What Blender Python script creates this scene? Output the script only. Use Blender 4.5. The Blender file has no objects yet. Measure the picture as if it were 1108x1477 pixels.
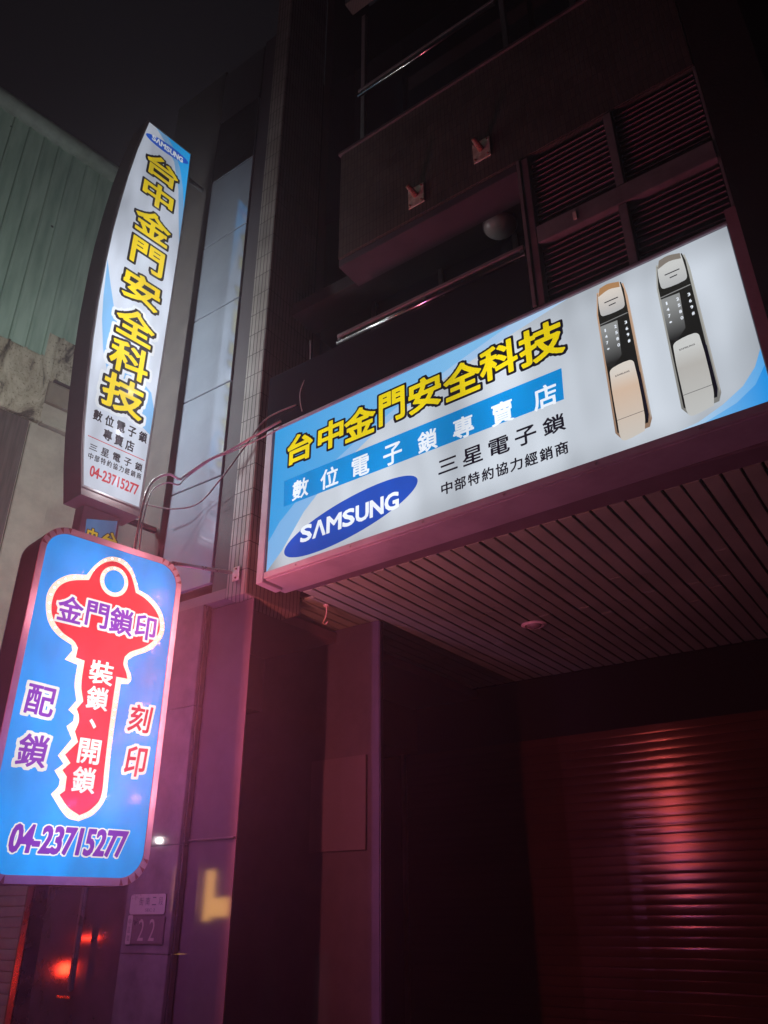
import bpy, bmesh, math, random
import numpy as np
from math import sin, cos, pi, radians, hypot
from mathutils import Vector, Matrix
from mathutils.geometry import tessellate_polygon
random.seed(7)
SC = bpy.context.scene
COL = SC.collection

# ---------------------------------------------------------------- camera
cam_d = bpy.data.cameras.new('camera'); cam = bpy.data.objects.new('camera', cam_d); COL.objects.link(cam)
FPX = 1145.0
cam_d.sensor_fit = 'HORIZONTAL'; cam_d.sensor_width = 36.0; cam_d.lens = 36.0*FPX/1108.0
cam_d.clip_start = 0.05; cam_d.clip_end = 400
_p, _r, _y = radians(26.97), radians(-0.348), radians(35.21)
F0 = Vector((-sin(_y), cos(_y), 0)); R0 = Vector((cos(_y), sin(_y), 0)); Z = Vector((0, 0, 1))
FW = F0*cos(_p)+Z*sin(_p); U0 = -F0*sin(_p)+Z*cos(_p)
RR = R0*cos(_r)+U0*sin(_r); UU = -R0*sin(_r)+U0*cos(_r)
m = Matrix((RR, UU, -FW)).transposed().to_4x4(); m.translation = (0, 0, 1.6)
cam.matrix_world = m
SC.camera = cam
# ---------------------------------------------------------------- world (night sky) and exposure
w = bpy.data.worlds.new('World'); SC.world = w; w.use_nodes = True
w.node_tree.nodes['Background'].inputs[0].default_value = (0.75, 0.72, 0.9, 1)
w.node_tree.nodes['Background'].inputs[1].default_value = 0.005
SC.view_settings.view_transform = 'Standard'; SC.view_settings.look = 'None'
SC.view_settings.exposure = 0; SC.view_settings.gamma = 1
SC.cycles.max_bounces = 6; SC.cycles.sample_clamp_indirect = 3.0
SC.cycles.use_denoising = True

# ---------------------------------------------------------------- materials
MATS = {}
def new_mat(name):
    m = bpy.data.materials.new(name); m.use_nodes = True
    nt = m.node_tree; nt.nodes.clear()
    out = nt.nodes.new('ShaderNodeOutputMaterial')
    return m, nt, out
def N(nt, typ, **kw):
    n = nt.nodes.new(typ)
    for k, v in kw.items():
        if isinstance(k, str) and k.startswith('i_'):
            n.inputs[k[2:].replace('_', ' ')].default_value = v
        else: setattr(n, k, v)
    return n
def L(nt, a, b): nt.links.new(a, b)
def ramp(nt, fac, stops):
    r = nt.nodes.new('ShaderNodeValToRGB'); e = r.color_ramp.elements
    while len(e) < len(stops): e.new(0.5)
    for el, (p, c) in zip(e, stops):
        el.position = p; el.color = (c[0], c[1], c[2], 1)
    L(nt, fac, r.inputs[0]); return r.outputs[0]
def surf(name, c1, c2=None, rough=0.6, metal=0.0, scale=6.0, bump=0.15, spec=0.5, stretch=(1, 1, 1), rv=0.15, ior=1.45, coat=0.0):
    """noisy painted / stone / metal surface"""
    if name in MATS: return MATS[name]
    c2 = c2 or tuple(x*0.6 for x in c1)
    m, nt, out = new_mat(name)
    tc = N(nt, 'ShaderNodeTexCoord'); mp = N(nt, 'ShaderNodeMapping'); mp.inputs['Scale'].default_value = stretch
    L(nt, tc.outputs['Object'], mp.inputs[0])
    n1 = N(nt, 'ShaderNodeTexNoise'); n1.inputs['Scale'].default_value = scale; n1.inputs['Detail'].default_value = 8; n1.inputs['Roughness'].default_value = 0.62
    L(nt, mp.outputs[0], n1.inputs['Vector'])
    n2 = N(nt, 'ShaderNodeTexNoise'); n2.inputs['Scale'].default_value = scale*9; n2.inputs['Detail'].default_value = 4
    L(nt, mp.outputs[0], n2.inputs['Vector'])
    b = N(nt, 'ShaderNodeBsdfPrincipled')
    L(nt, ramp(nt, n1.outputs[0], [(0.32, c2), (0.62, c1)]), b.inputs['Base Color'])
    mr = N(nt, 'ShaderNodeMapRange'); mr.inputs[3].default_value = max(0.02, rough-rv); mr.inputs[4].default_value = min(1, rough+rv)
    L(nt, n1.outputs[0], mr.inputs[0]); L(nt, mr.outputs[0], b.inputs['Roughness'])
    b.inputs['Metallic'].default_value = metal; b.inputs['Specular IOR Level'].default_value = spec; b.inputs['IOR'].default_value = ior
    b.inputs['Coat Weight'].default_value = coat
    if bump:
        bp = N(nt, 'ShaderNodeBump'); bp.inputs['Strength'].default_value = bump; bp.inputs['Distance'].default_value = 0.01
        L(nt, n2.outputs[0], bp.inputs['Height']); L(nt, bp.outputs[0], b.inputs['Normal'])
    L(nt, b.outputs[0], out.inputs[0]); MATS[name] = m; return m
def tiles(name, ca, cb, mortar, bw, bh, gap=0.004, rough=0.45, plane='XZ', bump=0.5, offset=0.0):
    """small ceramic tile cladding: brick texture laid in metres"""
    if name in MATS: return MATS[name]
    m, nt, out = new_mat(name)
    tc = N(nt, 'ShaderNodeTexCoord'); sep = N(nt, 'ShaderNodeSeparateXYZ'); cmb = N(nt, 'ShaderNodeCombineXYZ')
    L(nt, tc.outputs['Object'], sep.inputs[0])
    add = N(nt, 'ShaderNodeMath', operation='ADD'); L(nt, sep.outputs[0], add.inputs[0]); L(nt, sep.outputs[1], add.inputs[1])
    L(nt, add.outputs[0], cmb.inputs[0]); L(nt, sep.outputs[2], cmb.inputs[1])
    br = N(nt, 'ShaderNodeTexBrick'); br.offset = offset
    br.inputs['Scale'].default_value = 1; br.inputs['Brick Width'].default_value = bw; br.inputs['Row Height'].default_value = bh
    br.inputs['Mortar Size'].default_value = gap; br.inputs['Mortar Smooth'].default_value = 0.3
    br.inputs['Color1'].default_value = (*ca, 1); br.inputs['Color2'].default_value = (*cb, 1); br.inputs['Mortar'].default_value = (*mortar, 1)
    L(nt, cmb.outputs[0], br.inputs['Vector'])
    n1 = N(nt, 'ShaderNodeTexNoise'); n1.inputs['Scale'].default_value = 2.5; n1.inputs['Detail'].default_value = 7
    L(nt, tc.outputs['Object'], n1.inputs['Vector'])
    mx = N(nt, 'ShaderNodeMix', data_type='RGBA', blend_type='MULTIPLY'); mx.inputs[0].default_value = 0.85
    L(nt, br.outputs['Color'], mx.inputs[6]); L(nt, ramp(nt, n1.outputs[0], [(0.3, (0.45, 0.42, 0.4)), (0.65, (1, 1, 1))]), mx.inputs[7])
    b = N(nt, 'ShaderNodeBsdfPrincipled'); L(nt, mx.outputs[2], b.inputs['Base Color'])
    mr = N(nt, 'ShaderNodeMapRange'); mr.inputs[3].default_value = rough; mr.inputs[4].default_value = 0.9
    L(nt, br.outputs['Fac'], mr.inputs[0]); L(nt, mr.outputs[0], b.inputs['Roughness'])
    inv = N(nt, 'ShaderNodeMath', operation='SUBTRACT'); inv.inputs[0].default_value = 1; L(nt, br.outputs['Fac'], inv.inputs[1])
    bp = N(nt, 'ShaderNodeBump'); bp.inputs['Strength'].default_value = bump; bp.inputs['Distance'].default_value = 0.004
    L(nt, inv.outputs[0], bp.inputs['Height']); L(nt, bp.outputs[0], b.inputs['Normal'])
    L(nt, b.outputs[0], out.inputs[0]); MATS[name] = m; return m
def lit(name, col, s, axis=None, gloss=0.25):
    """backlit translucent print: emission carried by fluorescent tubes behind (slow variation of the tubes)"""
    if name in MATS: return MATS[name]
    m, nt, out = new_mat(name)
    tc = N(nt, 'ShaderNodeTexCoord'); n1 = N(nt, 'ShaderNodeTexNoise'); n1.inputs['Scale'].default_value = 1.3; n1.inputs['Detail'].default_value = 2
    mp = N(nt, 'ShaderNodeMapping'); mp.inputs['Scale'].default_value = {'h': (1.5, 1, 0.5), 'v': (2.4, 1, 0.75), 'k': (2.5, 1, 1.1)}.get(axis, (1, 1, 1))
    L(nt, tc.outputs['Object'], mp.inputs[0]); L(nt, mp.outputs[0], n1.inputs['Vector'])
    mr = N(nt, 'ShaderNodeMapRange'); mr.inputs[1].default_value = 0.3; mr.inputs[2].default_value = 0.7
    mr.inputs[3].default_value = 0.70*s; mr.inputs[4].default_value = 1.26*s
    L(nt, n1.outputs[0], mr.inputs[0])
    st = mr.outputs[0]
    if axis in ('h', 'k'):
        sp = N(nt, 'ShaderNodeSeparateXYZ'); L(nt, tc.outputs['Object'], sp.inputs[0])
        for ch, mid, half in ((0, -2.11, 1.80), (2, 4.58, 0.63)) if axis == 'h' else ((0, -0.452, 0.44), (2, 2.727, 0.935)):
            a_ = N(nt, 'ShaderNodeMath', operation='SUBTRACT'); a_.inputs[1].default_value = mid; L(nt, sp.outputs[ch], a_.inputs[0])
            b_ = N(nt, 'ShaderNodeMath', operation='ABSOLUTE'); L(nt, a_.outputs[0], b_.inputs[0])
            c_ = N(nt, 'ShaderNodeMapRange', interpolation_type='SMOOTHSTEP'); c_.inputs[1].default_value = half-0.22; c_.inputs[2].default_value = half+0.03
            c_.inputs[3].default_value = 1.04; c_.inputs[4].default_value = 0.80; L(nt, b_.outputs[0], c_.inputs[0])
            d_ = N(nt, 'ShaderNodeMath', operation='MULTIPLY'); L(nt, st, d_.inputs[0]); L(nt, c_.outputs[0], d_.inputs[1]); st = d_.outputs[0]
    if axis == 'v':   # the tall box's upper tubes are weaker than the lower ones
        sp = N(nt, 'ShaderNodeSeparateXYZ'); L(nt, tc.outputs['Object'], sp.inputs[0])
        cr = N(nt, 'ShaderNodeFloatCurve'); c = cr.mapping.curves[0]
        c.points[0].location = (0, 0.72); c.points[1].location = (1, 0.50)
        for p in ((0.12, 0.8), (0.3, 1.0), (0.5, 0.95), (0.68, 0.62), (0.85, 0.52)): c.points.new(*p)
        cr.mapping.update()
        m3 = N(nt, 'ShaderNodeMapRange'); m3.inputs[1].default_value = 4.7; m3.inputs[2].default_value = 9.07
        L(nt, sp.outputs[2], m3.inputs[0]); L(nt, m3.outputs[0], cr.inputs[1])
        mu = N(nt, 'ShaderNodeMath', operation='MULTIPLY'); L(nt, st, mu.inputs[0]); L(nt, cr.outputs[0], mu.inputs[1]); st = mu.outputs[0]
    b = N(nt, 'ShaderNodeEmission'); b.inputs[0].default_value = (*col, 1)
    L(nt, st, b.inputs[1]); L(nt, b.outputs[0], out.inputs[0]); MATS[name] = m; return m
def glow(name, col, s):
    if name in MATS: return MATS[name]
    m, nt, out = new_mat(name)
    e = N(nt, 'ShaderNodeEmission'); e.inputs[0].default_value = (*col, 1); e.inputs[1].default_value = s
    L(nt, e.outputs[0], out.inputs[0]); MATS[name] = m; return m
def grad(name, ca, cb, s, z0, z1, axis=2, mid=None, ax='h'):
    """backlit print whose ink runs from one colour to another (a printed gradient)"""
    if name in MATS: return MATS[name]
    m, nt, out = new_mat(name)
    tc = N(nt, 'ShaderNodeTexCoord'); sp = N(nt, 'ShaderNodeSeparateXYZ'); L(nt, tc.outputs['Object'], sp.inputs[0])
    mr = N(nt, 'ShaderNodeMapRange'); mr.inputs[1].default_value = z0; mr.inputs[2].default_value = z1; L(nt, sp.outputs[axis], mr.inputs[0])
    stops = [(0, ca), (1, cb)] if mid is None else [(0, ca), (mid[0], mid[1]), (1, cb)]
    b = N(nt, 'ShaderNodeEmission'); L(nt, ramp(nt, mr.outputs[0], stops), b.inputs[0]); b.inputs[1].default_value = s
    L(nt, b.outputs[0], out.inputs[0]); MATS[name] = m; return m

# ---------------------------------------------------------------- mesh helpers
def link(name, bm, mat, parent=None, smooth=False):
    me = bpy.data.meshes.new(name); bm.normal_update(); bm.to_mesh(me); bm.free()
    if mat: me.materials.append(mat)
    if smooth:
        for p in me.polygons: p.use_smooth = True
    o = bpy.data.objects.new(name, me); COL.objects.link(o)
    if parent: o.parent = parent
    return o
def thing(name, label, cat, loc=(0, 0, 0), rz=0, group=None):
    o = bpy.data.objects.new(name, None); COL.objects.link(o); o.location = loc; o.rotation_euler = (0, 0, rz)
    o.empty_display_size = 0.2
    tag(o, label, cat, group); return o
def tag(o, label, cat, group=None):
    o['label'] = label; o['category'] = cat
    if group: o['group'] = group
    return o
def box(bm, x0, x1, y0, y1, z0, z1, bev=0):
    vs = [bm.verts.new(p) for p in ((x0, y0, z0), (x1, y0, z0), (x1, y1, z0), (x0, y1, z0), (x0, y0, z1), (x1, y0, z1), (x1, y1, z1), (x0, y1, z1))]
    fs = [bm.faces.new([vs[i] for i in f]) for f in ((3, 2, 1, 0), (4, 5, 6, 7), (0, 1, 5, 4), (1, 2, 6, 5), (2, 3, 7, 6), (3, 0, 4, 7))]
    if bev:
        es = list({e for f in fs for e in f.edges})
        bmesh.ops.bevel(bm, geom=es, offset=bev, segments=2, affect='EDGES')
    return bm
def mbox(name, mat, parent, *dims, bev=0.004):
    return link(name, box(bmesh.new(), *dims, bev=bev), mat, parent)
def tube(bm, pts, r, seg=10, cap=True):
    pts = [Vector(p) for p in pts]; rings = []
    prev = None
    for i, p in enumerate(pts):
        t = (pts[min(i+1, len(pts)-1)]-pts[max(i-1, 0)]).normalized()
        a = Vector((0, 0, 1)) if abs(t.z) < 0.9 else Vector((1, 0, 0))
        if prev is None: n = t.cross(a).normalized()
        else: n = (prev-t*prev.dot(t)).normalized()
        prev = n; b = t.cross(n)
        rr = r[i] if isinstance(r, (list, tuple)) else r
        rings.append([bm.verts.new(p+(n*cos(2*pi*k/seg)+b*sin(2*pi*k/seg))*rr) for k in range(seg)])
    for A, B in zip(rings, rings[1:]):
        for k in range(seg): bm.faces.new((A[k], A[(k+1) % seg], B[(k+1) % seg], B[k]))
    if cap: bm.faces.new(rings[0][::-1]); bm.faces.new(rings[-1])
    return bm
def catmull(pts, n=6, closed=False):
    out = []; P = [Vector(p) for p in pts]; M = len(P)
    rng = range(M) if closed else range(M-1)
    for i in rng:
        g = lambda k: P[k % M] if closed else P[max(0, min(M-1, k))]
        p0, p1, p2, p3 = g(i-1), g(i), g(i+1), g(i+2)
        for k in range(n):
            t = k/n
            out.append(0.5*((2*p1)+(-p0+p2)*t+(2*p0-5*p1+4*p2-p3)*t*t+(-p0+3*p1-3*p2+p3)*t**3))
    if not closed: out.append(P[-1])
    return out
def soft(poly, ang=38, n=5):
    """round a traced closed outline, keeping its sharp corners"""
    P = [Vector((a, b)) for a, b in poly]; M = len(P); tan = []
    for i in range(M):
        a = P[i]-P[i-1]; b = P[(i+1) % M]-P[i]
        turn = abs(a.angle_signed(b, 0)) if a.length and b.length else 0
        tan.append(None if turn > radians(ang) else (P[(i+1) % M]-P[i-1])*0.5)
    out = []
    for i in range(M):
        j = (i+1) % M; p, q = P[i], P[j]; d = q-p
        t0 = d if tan[i] is None else tan[i].normalized()*d.length
        t1 = d if tan[j] is None else tan[j].normalized()*d.length
        for k in range(n):
            t = k/n; h = (2*t**3-3*t*t+1, t**3-2*t*t+t, -2*t**3+3*t*t, t**3-t*t)
            v = p*h[0]+t0*h[1]+q*h[2]+t1*h[3]; out.append((v.x, v.y))
    return out
def inset(poly, d):
    """offset a closed polygon outward by d (counter-clockwise or clockwise)"""
    P = [Vector(p) for p in poly]; M = len(P)
    area = sum(P[i].x*P[(i+1) % M].y-P[(i+1) % M].x*P[i].y for i in range(M))
    s = 1 if area > 0 else -1; out = []
    for i in range(M):
        a = (P[i]-P[i-1]).normalized(); b = (P[(i+1) % M]-P[i]).normalized()
        na = Vector((a.y, -a.x))*s; nb = Vector((b.y, -b.x))*s
        n = (na+nb); n = n/max(0.35, n.length_squared/2) if n.length > 1e-6 else na
        q = P[i]+n*d; out.append((q.x, q.y))
    return out
def rrect(u0, u1, v0, v1, r, seg=8):
    pts = []
    for cx, cy, a0 in ((u1-r, v0+r, -90), (u1-r, v1-r, 0), (u0+r, v1-r, 90), (u0+r, v0+r, 180)):
        for k in range(seg+1):
            a = radians(a0+90*k/seg); pts.append((cx+r*cos(a), cy+r*sin(a)))
    return pts

# a Face maps print coordinates (u right, v up, w out of the face) into the sign's own space
class Face:
    def __init__(s, parent, fn): s.p = parent; s.fn = fn
    def poly(s, name, mat, pts, w, parent=None, bm=None):
        own = bm is None; bm = bm or bmesh.new()
        vs = [bm.verts.new(s.fn(u, v, w)) for u, v in pts]
        for tri in tessellate_polygon([[Vector((u, v, 0)) for u, v in pts]]):
            try: bm.faces.new([vs[i] for i in tri])
            except ValueError: pass
        if own: return link(name, bm, mat, parent or s.p)
    def band(s, name, mat, A, B, w, parent=None):
        bm = bmesh.new(); a = [bm.verts.new(s.fn(*p, w)) for p in A]; b = [bm.verts.new(s.fn(*p, w)) for p in B]; M = len(a)
        for i in range(M): bm.faces.new((a[i], a[(i+1) % M], b[(i+1) % M], b[i]))
        return link(name, bm, mat, parent or s.p)
    def text(s, name, mat, items, w, off=0.0, parent=None, bm=None, mi=0):
        """items: (string, centre u, centre v, width, height, shear) ; off grows the strokes (metres)"""
        own = bm is None; bm = bm or bmesh.new()
        for it in items:
            t, cu, cv, W, H = it[:5]; sh = it[5] if len(it) > 5 else 0; rot = it[6] if len(it) > 6 else 0
            if off > 0: V, T = fat(t, W, H, off)
            else:
                V, T, bb = glyphs(t); sx = W/(bb[1]-bb[0]); sy = H/(bb[3]-bb[2]); mx, my = (bb[0]+bb[1])/2, (bb[2]+bb[3])/2
                V = [((x-mx)*sx, (y-my)*sy) for x, y in V]
            vs = []
            for x, y in V:
                a, b = x+y*sh, y
                b += a*rot
                vs.append(bm.verts.new(s.fn(cu+a, cv+b, w)))
            for f in T:
                try: bm.faces.new([vs[i] for i in f]).material_index = mi
                except ValueError: pass
        if own: return link(name, bm, mat, parent or s.p)
_gc = {}
def glyphs(t):
    if t in _gc: return _gc[t]
    c = bpy.data.curves.new('t', 'FONT'); c.body = t; c.size = 1; c.resolution_u = 3; c.fill_mode = 'FRONT'; c.dimensions = '2D'
    o = bpy.data.objects.new('t', c); COL.objects.link(o)
    dg = bpy.context.evaluated_depsgraph_get(); dg.update()
    me = bpy.data.meshes.new_from_object(o.evaluated_get(dg))
    V = [(v.co.x, v.co.y) for v in me.vertices]; T = [tuple(p.vertices) for p in me.polygons]
    bb = (min(v[0] for v in V), max(v[0] for v in V), min(v[1] for v in V), max(v[1] for v in V))
    bpy.data.objects.remove(o); bpy.data.curves.remove(c); bpy.data.meshes.remove(me)
    _gc[t] = (V, T, bb); return _gc[t]
_fc = {}
def fat(t, W, H, off):
    """glyph scaled to W x H metres with its strokes grown by off: level set of the distance to its outline"""
    key = (t, round(W, 3), round(H, 3), round(off, 4))
    if key in _fc: return _fc[key]
    V, T, bb = glyphs(t); V = np.array(V); sx = W/(bb[1]-bb[0]); sy = H/(bb[3]-bb[2])
    V = (V-[(bb[0]+bb[1])/2, (bb[2]+bb[3])/2])*[sx, sy]
    cnt = {}; keyv = [tuple(np.round(v, 6)) for v in V]
    for f in T:
        for i in range(len(f)):
            a, b = keyv[f[i]], keyv[f[(i+1) % len(f)]]
            if (b, a) in cnt: cnt[(b, a)] -= 1
            else: cnt[(a, b)] = cnt.get((a, b), 0)+1
    E = np.array([k for k, v in cnt.items() if v > 0]); A = E[:, 0]; B = E[:, 1]
    n = len(t); cell = max(H/46, 0.0011) if n == 1 else H/30
    pad = off+cell*2; gx = np.arange(-W/2-pad, W/2+pad+cell, cell); gy = np.arange(-H/2-pad, H/2+pad+cell, cell)
    X, Y = np.meshgrid(gx, gy); Pn = np.stack([X.ravel(), Y.ravel()], 1)
    D = np.full(len(Pn), 1e9); ins = np.zeros(len(Pn), int)
    for a, b in zip(A, B):
        d = b-a; L2 = d@d
        if L2 < 1e-14: continue
        tt = ((Pn-a)@d)/L2; tc = np.clip(tt, 0, 1); vv = Pn-a-tc[:, None]*d; dd = (vv**2).sum(1)
        # square corners: past a stroke's end the distance is measured along the axes
        dd = np.where(tt != tc, np.minimum(dd, (np.abs(vv)**5).sum(1)**0.4), dd); D = np.minimum(D, dd)
        if a[1] != b[1]:
            c = ((a[1] > Pn[:, 1]) != (b[1] > Pn[:, 1])); xi = a[0]+(Pn[:, 1]-a[1])/(b[1]-a[1])*d[0]; ins += (c & (Pn[:, 0] < xi))
    D = np.sqrt(D); D[ins % 2 == 1] *= -1; Fv = (off-D).reshape(X.shape)
    Fv[np.abs(Fv) < 1e-7] = 1e-7
    vid = {}; VV = []; TT = []
    def vert(k, p):
        if k not in vid: vid[k] = len(VV); VV.append((float(p[0]), float(p[1])))
        return vid[k]
    ny, nx = Fv.shape; ing = Fv > 0
    for j in range(ny-1):
        i = 0
        while i < nx-1:
            c = (ing[j, i], ing[j, i+1], ing[j+1, i+1], ing[j+1, i])
            if not any(c): i += 1; continue
            if all(c):
                k = i
                while k < nx-1 and ing[j, k+1] and ing[j+1, k+1]: k += 1
                TT.append((vert((j, i), (gx[i], gy[j])), vert((j, k), (gx[k], gy[j])), vert((j+1, k), (gx[k], gy[j+1])), vert((j+1, i), (gx[i], gy[j+1])))); i = k; continue
            cs = [(j, i), (j, i+1), (j+1, i+1), (j+1, i)]; poly = []
            for m_ in range(4):
                p, q_ = cs[m_], cs[(m_+1) % 4]; fp, fq = Fv[p], Fv[q_]
                if fp > 0: poly.append(vert(p, (gx[p[1]], gy[p[0]])))
                if (fp > 0) != (fq > 0):
                    r_ = fp/(fp-fq); ek = (min(p, q_), max(p, q_))
                    poly.append(vert(ek, (gx[p[1]]+(gx[q_[1]]-gx[p[1]])*r_, gy[p[0]]+(gy[q_[0]]-gy[p[0]])*r_)))
            if len(set(poly)) >= 3: TT.append(tuple(poly))
            i += 1
    _fc[key] = (VV, TT); return _fc[key]
def row(chars, u0, u1, v0, v1, W, H, sh=0):
    n = len(chars); return [(c, u0+(u1-u0)*i/max(1, n-1), v0+(v1-v0)*i/max(1, n-1), W, H*(0.62 if c in '三' else 1), sh) for i, c in enumerate(chars)]

# ================================================================ SETTING
asphalt = surf('asphalt', (0.055, 0.053, 0.05), (0.03, 0.03, 0.03), 0.85, scale=3, bump=0.6)
paving = surf('paving_stone', (0.16, 0.15, 0.14), (0.09, 0.085, 0.08), 0.6, scale=2.5, bump=0.3)
g = mbox('road', asphalt, None, -60, 60, -60, 3.2, -0.3, -0.15, bev=0); g['kind'] = 'structure'
g = mbox('pavement', paving, None, -60, 60, 3.2, 40, -0.3, 0.0, bev=0.01); g['kind'] = 'structure'

# ================================================================ TILED SHOP BUILDING
tile_grey = tiles('grey_strip_tile', (0.22, 0.21, 0.18), (0.175, 0.165, 0.145), (0.045, 0.04, 0.036), 0.043, 0.235, 0.0045)
tile_dark = tiles('dark_brown_tile', (0.085, 0.07, 0.06), (0.06, 0.05, 0.043), (0.02, 0.017, 0.016), 0.036, 0.11, 0.003)
dark_wall = surf('dark_render_wall', (0.022, 0.02, 0.022), (0.014, 0.013, 0.014), 0.85, spec=0.2)
plum = surf('painted_beam', (0.05, 0.038, 0.05), (0.035, 0.028, 0.036), 0.6, scale=4)
alu = surf('grey_aluminium', (0.30, 0.275, 0.28), (0.2, 0.18, 0.185), 0.42, metal=0.55, scale=5, stretch=(1, 1, 1))
alu_dark = surf('bronze_aluminium', (0.15, 0.11, 0.115), (0.09, 0.07, 0.075), 0.4, metal=0.5)
steel = surf('polished_steel', (0.55, 0.53, 0.52), (0.4, 0.38, 0.37), 0.16, metal=1, bump=0.03, rv=0.05)
dark_glass = surf('dark_window_glass', (0.012, 0.012, 0.018), (0.008, 0.008, 0.012), 0.06, bump=0.0, ior=1.52, rv=0.03)
soff = surf('soffit_strip', (0.21, 0.275, 0.20), (0.155, 0.21, 0.15), 0.5, scale=2, bump=0.05)
black = surf('black_gap', (0.008, 0.007, 0.008), (0.005, 0.005, 0.005), 0.9)

B = thing('tiled_building', 'dark tiled multi-storey building with balcony band, louvres and arcade above the wide lit sign', 'building', (-2, 4.2, 0))
def P(name, mat, *d, parent=B, bev=0.004):
    o = mbox(name, mat, None, *d, bev=bev)
    par = parent; o.parent = par
    o.matrix_parent_inverse = Matrix.Translation(-Vector(world_loc(par)))
    return o
def world_loc(o):
    v = Vector(o.location)
    return v
def PB(name, bm, mat, parent=B, smooth=False):
    o = link(name, bm, mat, parent, smooth); o.matrix_parent_inverse = Matrix.Translation(-Vector(world_loc(parent))); return o
def sub(name, bm, mat, par, smooth=False):
    """sub-part of a part whose origin is the world origin"""
    return link(name, bm, mat, par, smooth)
# fin (tiled pilaster hanging at the left) 
P('pilaster', tile_grey, -4.330, -4.115, 4.0, 4.63, 3.79, 13.0, bev=0.006)
# balcony band (parapet) with painted underside beam
par = P('parapet', tile_dark, -3.30, -0.242, 4.0, 4.14, 6.705, 8.02, bev=0.008)
P('beam', plum, -3.298, -1.585, 4.012, 4.30, 6.62, 6.70)
P('balcony_slab', dark_wall, -4.10, -0.245, 4.305, 5.4, 6.69, 6.83)
P('parapet_coping', alu_dark, -3.32, -0.245, 3.985, 4.155, 8.023, 8.06)
P('upper_wall', dark_wall, -4.11, 3.0, 5.40, 5.6, 3.95, 13.0)
P('side_wall', dark_wall, -4.112, -4.0, 4.64, 5.39, 3.95, 13.0)
P('upper_wall', tile_dark, -3.30, -0.242, 4.0, 4.14, 10.4, 13.0)
P('pillar', surf('dark_pillar_stone', (0.022, 0.017, 0.017), (0.015, 0.012, 0.012), 0.7, spec=0.2), -0.236, 0.12, 3.93, 4.4, 3.9, 13.0, bev=0.01)
P('upper_wall', dark_wall, 0.125, 4.0, 4.1, 4.3, 3.9, 13.0)
# balcony rails (glossy steel box rails that catch the red light)
def rail(z, x0, x1, y=3.99):
    r = P('rail', alu, x0, x1, y, y+0.035, z+0.05, z+0.088, bev=0.006)
    bm = bmesh.new(); tube(bm, [(x0, y+0.01, z), (x1, y+0.01, z)], 0.017, 20)
    o = link('lower_rail', bm, steel, r, True)
    n = 3
    for i in range(n):
        xx = x0+0.02+(x1-x0-0.04)*i/(n-1)
        box_ = bmesh.new(); box(box_, xx-0.012, xx+0.012, y+0.004, y+0.03, z+0.014, z+0.048); link('stanchion', box_, alu, r)
rail(5.775, -3.28, -1.59)
rail(8.72, -3.10, -1.60)
# second floor glazing behind rail
P('window', dark_glass, -4.0, -1.6, 4.62, 4.64, 4.0, 6.68, bev=0)
for x in (-3.35, -2.62, -1.9): P('window_frame', alu_dark, x-0.02, x+0.02, 4.585, 4.615, 4.0, 6.68)
P('glass_panel', dark_glass, -4.03, -1.59, 4.01, 4.02, 5.2, 5.755, bev=0)
P('window', dark_glass, -4.0, -0.3, 4.62, 4.64, 8.1, 10.3, bev=0)
for x in (-3.2, -1.62, -1.0): P('window_frame', alu, x-0.025, x+0.025, 4.20, 4.25, 8.1, 10.39)
# louvred windows
def louvre(x0, x1, z0, z1):
    f = P('louvre_window', black, x0, x1, 4.09, 4.11, z0, z1, bev=0)
    bm = bmesh.new(); n = int((z1-z0)/0.052)
    for i in range(n):
        z = z0+0.012+(z1-z0-0.02)*(i+0.5)/n
        a = [(x0+0.004, 4.02, z-0.020), (x1-0.004, 4.02, z-0.020), (x1-0.004, 4.07, z+0.017), (x0+0.004, 4.07, z+0.017)]
        t = Vector((0, 0.002, -0.004))
        va = [bm.verts.new(q) for q in a]; vb = [bm.verts.new(Vector(q)+t) for q in a]
        bm.faces.new(va); bm.faces.new(vb[::-1])
        for k in range(4): bm.faces.new((va[k], vb[k], vb[(k+1) % 4], va[(k+1) % 4]))
    link('slats', bm, surf('louvre_paint', (0.27, 0.17, 0.20), (0.2, 0.12, 0.15), 0.45, bump=0), f)
louvre(-1.478, -0.893, 5.965, 6.685); louvre(-0.828, -0.262, 5.965, 6.70)
louvre(-1.478, -0.905, 5.27, 5.80); louvre(-0.84, -0.262, 5.27, 5.80)
for a in ((-1.572, -1.542, 3.985, 4.06, 5.27, 6.69), (-1.535, -1.482, 3.995, 4.08, 5.27, 6.688), (-0.889, -0.832, 3.995, 4.08, 5.966, 6.69),
          (-0.901, -0.844, 3.995, 4.08, 5.27, 5.80), (-1.478, -0.260, 3.99, 4.085, 5.803, 5.962), (-0.259, -0.239, 4.0, 4.08, 5.36, 6.7)):
    P('window_frame', alu, *a)
P('frame_tag', surf('old_sticker', (0.55, 0.5, 0.42), (0.4, 0.35, 0.3), 0.7), -1.205, -1.18, 3.982, 3.989, 5.85, 5.92, bev=0)
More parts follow.
